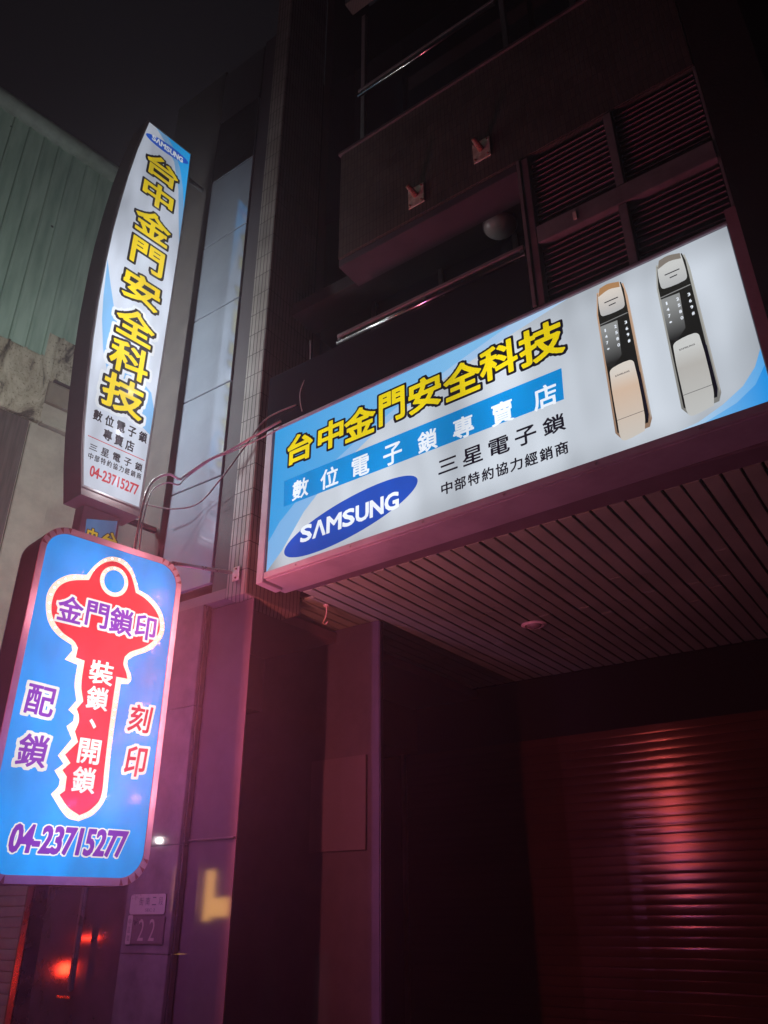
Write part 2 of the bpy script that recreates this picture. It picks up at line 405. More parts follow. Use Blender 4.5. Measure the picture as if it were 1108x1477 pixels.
# arcade soffit: border band and long strips running inward
P('soffit_border', surf('soffit_border_paint', (0.10, 0.085, 0.10), (0.075, 0.06, 0.07), 0.6), -4.0, 4.0, 4.305, 4.50, 3.925, 3.96)
P('soffit_backing', black, -6.0, 4.0, 4.64, 8.3, 3.955, 3.99, bev=0)
bm = bmesh.new(); x = -5.5
while x < 3.6:
    y0 = 4.505 if x > -4.0 else 4.66
    ys = random.uniform(5.6, 7.2); j1, j2, j3 = [random.uniform(-0.0018, 0.0018) for _ in range(3)]
    box(bm, x+j1, x+0.101+j1, y0, ys-0.002, 3.925+j2, 3.95, 0.004); box(bm, x-j1, x+0.101-j1, ys+0.002, 8.0, 3.925+j3, 3.95, 0.004); x += 0.1165
PB('soffit', bm, soff)
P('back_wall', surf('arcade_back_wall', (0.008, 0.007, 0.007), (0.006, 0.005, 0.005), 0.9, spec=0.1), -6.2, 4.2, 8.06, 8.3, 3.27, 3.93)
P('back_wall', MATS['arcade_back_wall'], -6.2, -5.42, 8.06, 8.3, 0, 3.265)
P('side_wall', surf('arcade_side_wall', (0.045, 0.045, 0.07), (0.03, 0.03, 0.05), 0.85), -5.62, -3.867, 5.4, 5.46, 0, 3.92, bev=0.008)
P('wall_panel', surf('pale_wall_panel', (0.06, 0.058, 0.09), (0.05, 0.048, 0.075), 0.7), -4.57, -3.99, 5.375, 5.398, 2.06, 2.78)

# ---- roller shutter of the shop
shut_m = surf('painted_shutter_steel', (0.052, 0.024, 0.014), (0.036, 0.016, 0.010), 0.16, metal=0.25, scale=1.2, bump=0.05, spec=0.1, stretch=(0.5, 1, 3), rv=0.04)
def shutter(name, label, x0, x1, y, z0, z1, pitch, mat, group=None):
    t = thing(name, label, 'roller shutter', ((x0+x1)/2, y, z0), 0, group)
    bm = bmesh.new(); z = z0; W = (x1-x0)/2; prof = []
    while z < z1-1e-4:
        bl = 0.0016*random.uniform(0.6, 1.4); jo = random.uniform(-.0008, .0008)
        for k in range(7):
            a = k/6; prof.append((-bl*sin(pi*a)**0.7-0.006+jo, z-z0+a*pitch*0.90))
        prof.append((0.006, z-z0+pitch*0.92)); prof.append((0.006, z-z0+pitch*0.985)); z += pitch
    ra = [bm.verts.new((-W, p[0], p[1])) for p in prof]; rb = [bm.verts.new((W, p[0], p[1])) for p in prof]
    for i in range(len(prof)-1): bm.faces.new((ra[i], rb[i], rb[i+1], ra[i+1]))
    link('slat_curtain', bm, mat, t, smooth=False)
    H = z-z0
    for s in (-1, 1):
        bm = bmesh.new(); box(bm, s*(W+0.025)-0.024, s*(W+0.025)+0.024, -0.05, 0.02, 0, H+0.02, 0.004); link('guide_rail', bm, alu_dark, t)
    bm = bmesh.new(); box(bm, -W, W, -0.03, 0.02, 0.0, 0.05, 0.006); link('bottom_bar', bm, alu_dark, t).location.y = -0.02
    return t
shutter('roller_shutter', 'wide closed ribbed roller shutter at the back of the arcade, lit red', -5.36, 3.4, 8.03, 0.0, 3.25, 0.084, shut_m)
t = thing('downlight', 'round recessed ceiling light, unlit, in the striped arcade soffit', 'ceiling light', (-2.835, 6.34, 3.925))
bm = bmesh.new()
for r0, r1, z0, z1 in ((0.115, 0.085, -0.004, -0.016), (0.085, 0.078, -0.016, 0.0)):
    A = [bm.verts.new((r0*cos(2*pi*k/32), r0*sin(2*pi*k/32), z0)) for k in range(32)]; C_ = [bm.verts.new((r1*cos(2*pi*k/32), r1*sin(2*pi*k/32), z1)) for k in range(32)]
    for k in range(32): bm.faces.new((A[k], C_[k], C_[(k+1) % 32], A[(k+1) % 32]))
link('trim_ring', bm, surf('white_trim', (0.7, 0.66, 0.62), (0.6, 0.56, 0.52), 0.3), t, True)
bm = bmesh.new(); bmesh.ops.create_uvsphere(bm, u_segments=24, v_segments=12, radius=0.07)
for v in bm.verts: v.co.z = v.co.z*0.45-0.004
link('bulb', bm, surf('clear_bulb_glass', (0.55, 0.5, 0.5), (0.5, 0.45, 0.45), 0.08, metal=0.6, bump=0), t, True)
t = thing('dome_lamp', 'unlit round dome lamp under the balcony slab, left of the louvres', 'ceiling light', (-1.955, 4.455, 6.69))
bm = bmesh.new(); bmesh.ops.create_uvsphere(bm, u_segments=32, v_segments=16, radius=0.135)
for v in bm.verts: v.co.z = min(0, v.co.z*0.62)-0.02
link('glass_shade', bm, surf('milk_glass', (0.35, 0.31, 0.3), (0.28, 0.25, 0.24), 0.3, bump=0.02), t, True)
bm = bmesh.new(); tube(bm, [(0, 0, -0.028), (0, 0, 0.0)], 0.142, 32); link('base_ring', bm, alu, t)
# ---- pipe brackets bolted on the parapet
plate_m = surf('weathered_plate', (0.55, 0.50, 0.42), (0.25, 0.17, 0.12), 0.55, scale=14)
rust = surf('rusty_steel', (0.24, 0.085, 0.06), (0.12, 0.05, 0.04), 0.6, scale=12)
def bracket(x, z, lab):
    t = thing('wall_bracket', lab, 'bracket', (x, 4.0, z), 0, 'steel brackets bolted to the tiled balcony band')
    bm = bmesh.new(); box(bm, -0.078, 0.078, -0.012, -0.001, -0.11, 0.11, 0.003); link('plate', bm, plate_m, t)
    bm = bmesh.new(); tube(bm, [(0.0, -0.013, 0.0), (-0.004, -0.06, 0.008), (-0.008, -0.125, 0.015)], [0.026, 0.024, 0.021], 14); link('stub', bm, rust, t, True)
    for sx in (-1, 1):
        for sz in (-1, 1):
            bm = bmesh.new(); tube(bm, [(sx*0.056, -0.013, sz*0.085), (sx*0.056, -0.026, sz*0.085)], 0.009, 6); link('bolt', bm, rust, t)
bracket(-2.47, 6.93, 'rusty pipe stub on a pale square plate, lower left one on the tiled band')
bracket(-1.845, 7.03, 'rusty pipe stub on a pale square plate, upper right one nearer the louvres')

# ================================================================ WIDE SIGN
H_X0, H_X1 = -3.908, -0.312
hz = lambda u, v, w: (u, -w, v+0.026*(u+2.1)*1.0)     # the box hangs a touch out of level
S = thing('shop_sign', 'wide lit sign box with yellow characters and two printed door locks', 'sign', (0, 4.0, 0))
sign_metal = surf('sign_box_metal', (0.30, 0.32, 0.36), (0.23, 0.24, 0.27), 0.4, metal=0.3, scale=4, bump=0.05)
sign_metal_dk = surf('sign_box_dark', (0.13, 0.10, 0.11), (0.09, 0.07, 0.08), 0.5, metal=0.2)
def sbox(name, mat, u0, u1, y0, y1, v0, v1, parent=S, bev=0.004, f=hz):
    bm = bmesh.new(); box(bm, u0, u1, y0, y1, v0, v1, bev)
    for v in bm.verts: v.co = Vector(f(v.co.x, v.co.z, 0))+Vector((0, v.co.y, 0))
    return link(name, bm, mat, parent)
V0, V1 = 3.952, 5.205
cab = sbox('cabinet', sign_metal, -3.985, -0.236, 0.012, 0.30, V0-0.055, V1+0.03)
sbox('side_post', sign_metal, -3.992, H_X0-0.012, -0.022, 0.20, V0-0.08, V1+0.02)
sbox('side_post', surf('plum_post', (0.25, 0.15, 0.18), (0.2, 0.12, 0.14), 0.5), H_X1+0.008, -0.235, -0.022, 0.20, V0-0.06, V1+0.11)
sbox('top_frame', sign_metal, H_X0-0.012, H_X1+0.008, -0.018, 0.01, V1+0.002, V1+0.026)
sbox('bottom_frame', sign_metal, H_X0-0.012, H_X1+0.008, -0.018, 0.01, V0-0.052, V0-0.002)
for x in [-3.6, -3.1, -2.5, -1.9, -1.3, -0.7]:
    bm = bmesh.new(); tube(bm, [hz(x, V0-0.030, 0.0185), hz(x, V0-0.030, 0.024)], 0.006, 8); link('screw', bm, alu, S)
HF = Face(S, hz)
WHITE = (0.60, 0.655, 0.73)
face = HF.poly('sign_face', lit('lit_white', WHITE, 0.9, 'h'), [(H_X0, V0), (H_X1, V0), (H_X1, V1), (H_X0, V1)], 0.0)
# the art was measured at the level of the tilted plane: dv removes the tilt again
dv = lambda u: -0.026*(u+2.1)
def q(u, v): return (u, v+dv(u))
sky1 = grad('print_blue', (0.035, 0.36, 0.80), (0.22, 0.52, 0.86), 0.95, -3.9, -2.2, 0)
sky2 = grad('print_pale_blue', (0.20, 0.47, 0.83), (0.44, 0.62, 0.86), 0.95, -3.9, -1.4, 0)
art = HF.poly('blue_swoosh', sky2, [(H_X0, V0+.001), (-3.76, 4.09), (-3.56, 4.35), (-3.3, 4.57), (-2.9, 4.79), (-2.4, 4.97), (-1.85, 5.10), (-1.32, V1-.001), (H_X0, V1-.001)], 0.002, face)
HF.poly('blue_swoosh', sky1, [(H_X0, 4.20), (-3.80, 4.34), (-3.52, 4.56), (-3.1, 4.77), (-2.7, 4.93), (-2.2, 5.08), (-1.75, V1-.001), (H_X0, V1-.001)], 0.004, face)
br1 = grad('print_corner_blue', (0.02, 0.30, 0.80), (0.28, 0.60, 0.90), 0.95, -0.32, -0.85, 0)
HF.poly('blue_swoosh', sky2 if False else grad('print_corner_pale', (0.10, 0.40, 0.82), (0.5, 0.68, 0.86), .95, -0.32, -0.8, 0),
        [(-0.86, V0+.001), (H_X1, V0+.001), (H_X1, 4.29)] + [(-0.36, 4.19), (-0.44, 4.10), (-0.56, 4.03), (-0.70, 3.975)], 0.002, face)
HF.poly('blue_swoosh', br1, [(-0.68, V0+.001), (H_X1, V0+.001), (H_X1, 4.18), (-0.38, 4.08), (-0.49, 4.01)], 0.004, face)
strip_m = lit('print_strip_blue', (0.003, 0.25, 0.66), 0.95, 'h')
stb = bmesh.new(); HF.poly('', None, [q(-3.765, 4.415), q(-1.44, 4.465), q(-1.43, 4.70), q(-3.775, 4.645)], 0.006, face, stb)
yel = lit('print_yellow', (0.86, 0.66, 0.005), 0.95, 'h'); blk = lit('print_black', (0.006, 0.005, 0.012), 0.9, 'h'); wht = lit('print_white', (0.80, 0.85, 0.93), 1.0, 'h')
TI = [('台', -3.625, 4.90, .245, .245), ('中', -3.315, 4.905, .235, .235), ('金', -3.035, 4.905, .275, .255), ('門', -2.742, 4.935, .215, .265),
      ('安', -2.455, 4.93, .26, .265), ('全', -2.145, 4.92, .285, .265), ('科', -1.86, 4.955, .27, .26), ('技', -1.545, 4.955, .30, .275)]
TI = [(a, *q(b, c), d, e, 0.0) for a, b, c, d, e in TI]
HF.text('title_outline', blk, TI, 0.008, 0.0265, face)
HF.text('title_lettering', yel, TI, 0.010, 0.0085, face)
ST = [(c, *q(u, 4.522+0.012*(u+3.6)/2), .155 if c != '位' else .165, .165) for c, u in zip('數位電子鎖專賣店', (-3.60, -3.315, -3.025, -2.74, -2.445, -2.16, -1.865, -1.56))]
HF.text('', wht, ST, 0.008, 0.0035, None, stb, 1); st = link('blue_band', stb, strip_m, face); st.data.materials.append(wht)
SM = [(c, *q(u, v), .145, .125 if c != '三' else .10) for c, u, v in zip('三星電子鎖', (-2.295, -2.105, -1.91, -1.72, -1.525), (4.285, 4.293, 4.293, 4.30, 4.31))]
HF.text('small_lettering', blk, SM, 0.006, 0.0025, face)
SM = [(c, *q(-2.31+i*(0.813/9), 4.117+i*0.0012), .083, .088) for i, c in enumerate('中部特約協力經銷商')]
SM = [(c, *q(-2.31+i*(0.815/8), 4.115+i*0.0012), .083, .088) for i, c in enumerate('中部特約協力經銷商')]
HF.text('small_lettering', blk, SM, 0.006, 0.002, face)
# company ellipse
def ellipse(cu, cv, a, b, tilt, n=64):
    return [(cu+a*cos(2*pi*k/n)*cos(tilt)-b*sin(2*pi*k/n)*sin(tilt), cv+a*cos(2*pi*k/n)*sin(tilt)+b*sin(2*pi*k/n)*cos(tilt)) for k in range(n)]
eb = lit('print_logo_blue', (0.015, 0.075, 0.46), 0.95, 'h')
def logo(F, cu, cv, a, b, tilt, w, s, mat_e, mat_t, parent, dt=0):
    e = F.poly('logo_ellipse', mat_e, ellipse(cu, cv, a, b, tilt), w, parent)
    tw = 1.44*a
    ws = dict(S=.9, Λ=1.0, M=1.15, U=.95, N=.98, G=.98); tot = sum(ws[c] for c in 'SΛMSUNG'); gap = 0.17
    x = -tw/2; k = tw/(tot+gap*6); it = []
    for c in 'SΛMSUNG':
        W = ws[c]*k; xx = x+W/2; it.append((c, cu+xx, cv+xx*dt, W, s*0.93)); x += W+gap*k
    F.text('logo_lettering', mat_t, it, w+0.002, s*0.045, e)
logo(HF, -3.135, 4.135+dv(-3.135), 0.607, 0.158, radians(9.5), 0.006, 0.135, eb, wht, face, 0.006)
# the two printed digital door locks
def lock(cx, zc, base, hi, side, name, n):
    """cx, zc: offset of the tracing; printed picture of a lock, parts as flat inks"""
    f = lambda pts: [q(cx+u, zc+v) for u, v in pts]
    L0 = HF.poly(name, grad('ink_%s_side' % n, tuple(c*0.45 for c in side), side, 0.9, 4.05, 5.1), f([(-.122, .93), (-.10, 1.105), (.075, 1.10), (.088, .99), (.095, .07), (.075, .02), (-.095, .0), (-.125, .05)]), 0.002, face)
    HF.poly('lock_body', grad('ink_body', (0.004, 0.004, 0.005), (0.018, 0.018, 0.015), 0.9, 4.05, 5.1), f([(-.112, .93), (-.095, 1.09), (.062, 1.115), (.073, 1.05), (.078, .12), (.070, .05), (-.095, .035), (-.112, .05)]), 0.004, L0)
    HF.poly('lock_slot', blk, f([(.060, .45), (.079, .40), (.082, .10), (.068, .04)]), 0.0045, L0)
    top = HF.poly('lock_top_cover', grad('ink_%s_top' % n, (0.42, 0.43, 0.45), hi, 0.95, 4.92, 5.13), soft(f([(-.096, .93), (-.094, 1.07), (-.075, 1.125), (-.02, 1.135), (.055, 1.115), (.060, 1.06), (.062, .93), (.045, .905), (-.08, .905)]), 60, 3), 0.006, L0)
    HF.poly('lock_hood', grad('ink_%s_hood' % n, base, tuple(c*.7 for c in base), 0.95, 5.06, 5.14), soft(f([(-.092, 1.065), (-.075, 1.128), (-.02, 1.138), (.052, 1.118), (.052, 1.075), (-.02, 1.09)]), 60, 3), 0.008, top)
    for a, b, h in ((-.06, .03, 1.0), (-.035, .01, .965)):
        HF.poly('lock_slot', blk, f([(a, h-.004), (b, h-.002), (b, h+.006), (a, h+.004)]), 0.0085, top)
    HF.poly('lock_trim', grad('ink_trim', (0.2, 0.2, 0.2), (0.45, 0.45, 0.45), 0.9, 4.9, 5.0), f([(-.112, .845), (.070, .855), (.070, .862), (-.112, .852)]), 0.006, L0)
    kb = bmesh.new(); HF.poly('', None, f([(-.112, .835), (.0, .832), (-.01, .57), (-.075, .50), (-.112, .53)]), 0.006, L0, kb)
    nums = []
    for i, rr in enumerate((('1', '2', '3'), ('4', '5', '6'), ('7', '8', '9'), ('*', '0', '#'))):
        for j, c in enumerate(rr): nums.append((c, *q(cx-.083+j*.066, zc+.79-.048*i), .014 if c != '1' else .007, .022 if c != '*' else .014))
    HF.text('', wht, nums, 0.008, 0.001, None, kb, 1); link('keypad', kb, grad('ink_keypad', (0.02, 0.02, 0.02), (0.30, 0.31, 0.31), 0.9, 4.60, 4.86), L0).data.materials.append(wht)
    hd = HF.poly('lock_handle', grad('ink_%s_handle' % n, (0.62, 0.58, 0.53) if n == 'gold' else (0.55, 0.56, 0.55), hi, 0.95, 4.03, 4.52, 2, (0.72, tuple(0.5*(a_+b_) for a_, b_ in zip(base, hi)))), soft(f([(-.100, .10), (-.098, .47), (-.075, .497), (.03, .508), (.054, .48), (.060, .10), (.045, .0), (-.07, -.022), (-.096, .0)]), 60, 3), 0.0095, L0)
    HF.poly('lock_seam', blk, f([(-.099, .124), (.060, .130), (.060, .133), (-.099, .127)]), 0.0105, hd)
    HF.poly('lock_side', grad('ink_%s_edge' % n, (0.5, 0.45, 0.4), side, 0.9, 4.1, 5.0), f([(.0835, .98), (.087, .97), (.094, .10), (.089, .06)]), 0.006, L0)
    HF.text('lock_lettering', blk, [('SΛMSUNG', *q(cx-.025, zc+.432), .088, .011)], 0.0105, 0.0004, hd)
lock(-1.035, 4.06, (0.62, 0.33, 0.15), (0.72, 0.66, 0.60), (0.62, 0.40, 0.27), 'lock_picture', 'gold')
lock(-0.648, 4.078, (0.33, 0.29, 0.25), (0.62, 0.63, 0.62), (0.45, 0.45, 0.42), 'lock_picture', 'silver')

# ================================================================ TALL SIGN
def rot_sign(name, label, P0, a, z0=0.0):
    return thing(name, label, 'sign', (P0[0], P0[1], z0), radians(90-a))
vf = lambda u, v, w: (u, -w, v)
T_ = rot_sign('tall_sign', 'tall narrow lit sign box with bulging outer edge and a column of yellow characters', (-5.17, 3.7), 5)
lit_poly = [(0, 4.715), (0.002, 7.6), (-0.004, 8.2), (-0.025, 9.065), (-0.553, 9.062), (-0.62, 8.572), (-0.66, 8.15), (-0.685, 7.75), (-0.702, 7.35), (-0.706, 7.0), (-0.699, 6.5), (-0.68, 6.1), (-0.645, 5.65), (-0.605, 5.25), (-0.562, 4.95), (-0.52, 4.715)]
cabm = surf('tall_cabinet_paint', (0.16, 0.115, 0.11), (0.12, 0.09, 0.085), 0.5, metal=0.2, scale=3, bump=0.05)
out_poly = inset(lit_poly, 0.022); out_poly[0] = (0.025, 4.63); out_poly[-1] = (-0.525, 4.63)
bm = bmesh.new(); D = 0.27
fr = [bm.verts.new(vf(u, v, 0)) for u, v in out_poly]; bk = [bm.verts.new(vf(u, v, -D)) for u, v in out_poly]
fc = bm.faces.new(fr); fb = bm.faces.new(bk[::-1]); M = len(fr)
for i in range(M): bm.faces.new((fr[i], bk[i], bk[(i+1) % M], fr[(i+1) % M]))
bmesh.ops.recalc_face_normals(bm, faces=bm.faces); bmesh.ops.triangulate(bm, faces=[fc, fb])
link('cabinet', bm, cabm, T_)
for wz in (0.006, -D-0.006):
    A = lit_poly; Bq = inset(lit_poly, 0.012)
    Face(T_, vf).band('face_trim', alu, A, Bq, wz)
def tall_print(F, sh=0):
    f = F.poly('sign_face', lit('tall_white', (0.62, 0.68, 0.80), 1.12, 'v'), lit_poly, 0.003)
    pb = lit('tall_pale_blue', (0.22, 0.48, 0.82), 1.1, 'v'); db = lit('tall_blue', (0.02, 0.38, 0.86), 1.3, 'v')
    F.poly('blue_swoosh', pb, [(-0.47, 9.06), (-0.026, 9.063), (-0.004, 8.2), (0.001, 7.75), (-0.05, 8.1), (-0.10, 8.45), (-0.20, 8.78), (-0.33, 8.95)], 0.005, f)
    F.poly('blue_swoosh', db, [(-0.33, 9.06), (-0.026, 9.063), (-0.004, 8.25), (-0.05, 8.5), (-0.12, 8.75), (-0.22, 8.95)], 0.007, f)
    F.poly('blue_swoosh', pb, [(-0.70, 7.02), (-0.62, 6.75), (-0.53, 6.48), (-0.42, 6.20), (-0.28, 5.98), (-0.15, 5.93), (-0.05, 5.87), (0.0, 5.72), (0.0, 5.44), (-0.12, 5.50), (-0.27, 5.58), (-0.40, 5.68), (-0.50, 5.85), (-0.58, 6.06), (-0.64, 6.35), (-0.67, 6.6)], 0.005, f)
    TV = [('台', 8.54, .36, .29), ('中', 8.165, .34, .29), ('金', 7.745, .385, .32), ('門', 7.33, .345, .305), ('安', 6.905, .385, .32), ('全', 6.475, .385, .32), ('科', 6.085, .375, .33), ('技', 5.695, .39, .34)]
    it = [(c, -0.315, v, W, Hh, -0.0) for c, v, W, Hh in TV]
    F.text('title_halo', lit('tall_halo', (0.80, 0.85, 0.92), 1.05, 'v'), it[5:], 0.007, 0.060, f)
    F.text('title_outline', lit('tall_black', (0.01, 0.008, 0.012), 0.9, 'v'), it, 0.009, 0.034, f)
    F.text('title_lettering', lit('tall_yellow', (0.95, 0.72, 0.004), 1.1, 'v'), it, 0.011, 0.0095, f)
    logo(F, -0.302, 8.885, 0.268, 0.070, radians(6.0), 0.009, 0.075, lit('tall_logo_blue', (0.01, 0.10, 0.60), 1.3, 'v'), lit('tall_white_ink', (0.85, 0.9, 0.95), 1.2, 'v'), f)
    bk_ = MATS['tall_black']
    F.text('small_lettering', bk_, row('數位電子鎖', -0.512, -0.065, 5.385, 5.385, .078, .10), 0.008, 0.003, f)
    F.text('small_lettering', bk_, row('專賣店', -0.394, -0.177, 5.247, 5.243, .078, .10), 0.008, 0.003, f)
    rd = lit('tall_red', (0.62, 0.04, 0.06), 1.0, 'v')
    F.poly('red_rule', rd, [(-0.565, 5.158), (-0.017, 5.162), (-0.017, 5.170), (-0.565, 5.166)], 0.008, f)
    F.text('small_lettering', bk_, row('三星電子鎖', -0.499, -0.062, 5.075, 5.083, .070, .075), 0.008, 0.0018, f)
    F.text('small_lettering', bk_, row('中部特約協力經銷商', -0.508, -0.047, 4.988, 4.998, .043, .058), 0.008, 0.0012, f)
    F.text('phone_number', rd, [('04-23715277', -0.262, 4.862, .455, .098)], 0.008, 0.003, f)
tall_print(Face(T_, vf))
# the other side carries the same print, running the other way round
bk_face = Face(T_, lambda u, v, w: (u, D+w, v))
f2 = bk_face.poly('sign_face', MATS['tall_white'], lit_poly, 0.003)
mir = Face(T_, lambda u, v, w: (-0.63-u, D+w, v))
mir.text('title_outline', MATS['tall_black'], [(c, -0.315, 8.545-0.407*i, .35, .35) for i, c in enumerate('台中金門安全科技')], 0.008, 0.03, f2)
mir.text('title_lettering', MATS['tall_yellow'], [(c, -0.315, 8.545-0.407*i, .35, .35) for i, c in enumerate('台中金門安全科技')], 0.011, 0.0145, f2)
for z in (4.68, 8.98):
    bm = bmesh.new(); box(bm, 0.026, 0.33, 0.20, 0.24, z-0.025, z+0.025, 0.004); link('mounting_arm', bm, black, T_)
# reflection of the wide sign's end, painted as a glowing box face
t = rot_sign('sign_reflection', 'painted reflection of the wide sign, reversed yellow characters on blue, under the tall sign', (-5.30, 3.60), 5)
bm = bmesh.new(); box(bm, -0.31, 0.03, 0.003, 0.14, 4.10, 4.62, 0.005); link('reflection_box', bm, cabm, t)
F2 = Face(t, vf); ff = F2.poly('reflection_face', lit('reflection_blue', (0.08, 0.26, 0.56), 0.55, 'k'), [(-0.245, 4.12), (0.0, 4.12), (0.005, 4.58), (-0.27, 4.50)], 0.004)
Fm = Face(t, lambda u, v, w: (-0.17-u, -w, v))
yb = lit('reflection_yellow', (0.75, 0.55, 0.02), 0.6, 'k')
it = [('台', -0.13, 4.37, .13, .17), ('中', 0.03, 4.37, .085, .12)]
Fm.text('lettering_outline', lit('reflection_dark', (0.05, 0.03, 0.03), 0.3, 'k'), it, 0.006, 0.012, ff); Fm.text('lettering', yb, it, 0.008, 0.004, ff)  # reversed characters of the painted reflection

# ================================================================ KEY SIGN ON ITS POST
K = rot_sign('key_sign', 'lit blue sign box on a post with a big red key outlined in small lamps', (-3.929, 3.2), 9)
kbez = surf('key_bezel_metal', (0.13, 0.21, 0.26), (0.09, 0.15, 0.19), 0.6, metal=0.1, scale=6, bump=0.1)
kside = surf('key_side_metal', (0.22, 0.12, 0.15), (0.15, 0.08, 0.10), 0.45, metal=0.2)
litK = rrect(-0.893, -0.012, 1.792, 3.662, 0.135, 10); outK = rrect(-0.928, 0.023, 1.752, 3.70, 0.165, 10)
DK = 0.25
bm = bmesh.new(); fr = [bm.verts.new(vf(u, v, 0)) for u, v in outK]; bk = [bm.verts.new(vf(u, v, -DK)) for u, v in outK]; M = len(fr)
fc = bm.faces.new(fr); fb = bm.faces.new(bk[::-1])
for i in range(M): bm.faces.new((fr[i], bk[i], bk[(i+1) % M], fr[(i+1) % M]))
bmesh.ops.recalc_face_normals(bm, faces=bm.faces); link('cabinet', bm, kside, K)
def key_print(fn):
    F = Face(K, fn)
    # bezel, with crimped darts where the metal edge is folded round the corners
    bm = bmesh.new(); n = len(litK)
    A = [bm.verts.new(fn(*p, 0.012)) for p in litK]; Bv = [bm.verts.new(fn(*p, 0.012)) for p in outK]
    for i in range(n): bm.faces.new((A[i], A[(i+1) % n], Bv[(i+1) % n], Bv[i]))
    for i in range(n):
        a, b = Vector(litK[i]), Vector(litK[(i+1) % n]); c, d = Vector(outK[i]), Vector(outK[(i+1) % n])
        if (b-a).length > 0.06 or i % 2: continue
        pts = [c.lerp(a, .05), c.lerp(d, .9).lerp(a, .05), a.lerp(b, .5)]
        bm.faces.new([bm.verts.new(fn(p.x, p.y, 0.0135)) for p in pts]).material_index = 1
    bz = link('bezel', bm, kbez, K); bz.data.materials.append(surf('fold_shadow_gap', (0.05, 0.035, 0.045), (0.035, 0.025, 0.03), 0.8))
    f = F.poly('sign_face', lit('key_blue', (0.0, 0.335, 1.0), 1.06, 'k'), litK, 0.004)
    cream = lit('key_cream', (1.0, 0.74, 0.60), 1.35, 'k'); red = lit('key_red', (0.92, 0.045, 0.055), 1.0, 'k')
    pur = lit('key_purple', (0.25, 0.055, 0.55), 0.95, 'k'); wk = lit('key_white', (0.93, 0.93, 0.90), 1.0, 'k')
    ko = soft(KOUT); ki = soft(KIN)
    o1 = F.poly('key_outline', cream, ko, 0.006, f)
    r1 = F.poly('key_shape', red, ki, 0.008, f)
    ring = [(-0.4435+0.094*cos(2*pi*k/40), 3.4485+0.098*sin(2*pi*k/40)) for k in range(40)]
    ring2 = [(-0.4435+0.067*cos(2*pi*k/40), 3.4485+0.072*sin(2*pi*k/40)) for k in range(40)]
    F.poly('ring', cream, ring, 0.010, r1); F.poly('ring_hole', MATS['key_blue'], ring2, 0.012, r1)
    it = [('金', -0.683, 3.205, .148, .150), ('門', -0.516, 3.213, .135, .148), ('鎖', -0.357, 3.21, .150, .158), ('印', -0.192, 3.21, .135, .150)]
    F.text('lettering_outline', wk, it, 0.010, 0.016, r1); F.text('lettering', pur, it, 0.012, 0.0035, r1)
    it = [('裝', -0.432, 2.877, .145, .132), ('鎖', -0.431, 2.727, .130, .128), ('、', -0.436, 2.582, .038, .045), ('開', -0.430, 2.43, .125, .13), ('鎖', -0.434, 2.276, .132, .133)]
    F.text('lettering', wk, it, 0.010, 0.0032, r1)
    it = [('配', -0.755, 2.66, .155, .155, 0.05, -0.05), ('鎖', -0.744, 2.395, .160, .165, 0.08, 0.0)]
    for one in it: F.text('lettering_outline', wk, [one], 0.006, 0.019, f); F.text('lettering', pur, [one], 0.008, 0.003, f)
    rr = lit('key_red_ink', (0.70, 0.03, 0.05), 0.9, 'k')
    it = [('刻', -0.144, 2.656, .135, .155, 0.10, 0.0), ('印', -0.137, 2.41, .125, .165, 0.06, 0.05)]
    for one in it: F.text('lettering_outline', wk, [one], 0.006, 0.018, f); F.text('lettering', rr, [one], 0.008, 0.003, f)
    it = [('04-23715277', -0.452, 1.963, .640, .128, 0.09, 0.0)]
    F.text('phone_outline', wk, it, 0.006, 0.0125, f); F.text('phone_number', lit('key_phone', (0.22, 0.045, 0.50), 0.95, 'k'), it, 0.008, 0.006, f)
    return F, f
KIN = [(-0.603, 3.413), (-0.579, 3.481), (-0.535, 3.54), (-0.476, 3.575), (-0.41, 3.573), (-0.351, 3.535), (-0.314, 3.475), (-0.29, 3.417), (-0.219, 3.395), (-0.148, 3.348), (-0.105, 3.29), (-0.094, 3.211), (-0.128, 3.14), (-0.183, 3.088), (-0.27, 3.038), (-0.301, 3.002), (-0.303, 2.955), (-0.277, 2.909), (-0.264, 2.874), (-0.335, 2.873), (-0.335, 2.718), (-0.331, 2.521), (-0.324, 2.339), (-0.322, 2.194), (-0.369, 2.128), (-0.428, 2.094), (-0.498, 2.129), (-0.558, 2.188), (-0.532, 2.211), (-0.535, 2.284), (-0.565, 2.315), (-0.527, 2.356), (-0.565, 2.396), (-0.504, 2.472), (-0.532, 2.526), (-0.519, 2.578), (-0.526, 2.618), (-0.543, 2.649), (-0.513, 2.697), (-0.54, 2.784), (-0.545, 2.927), (-0.6, 2.935), (-0.598, 2.993), (-0.629, 3.027), (-0.702, 3.06), (-0.761, 3.112), (-0.792, 3.179), (-0.794, 3.263), (-0.769, 3.329), (-0.71, 3.377)]
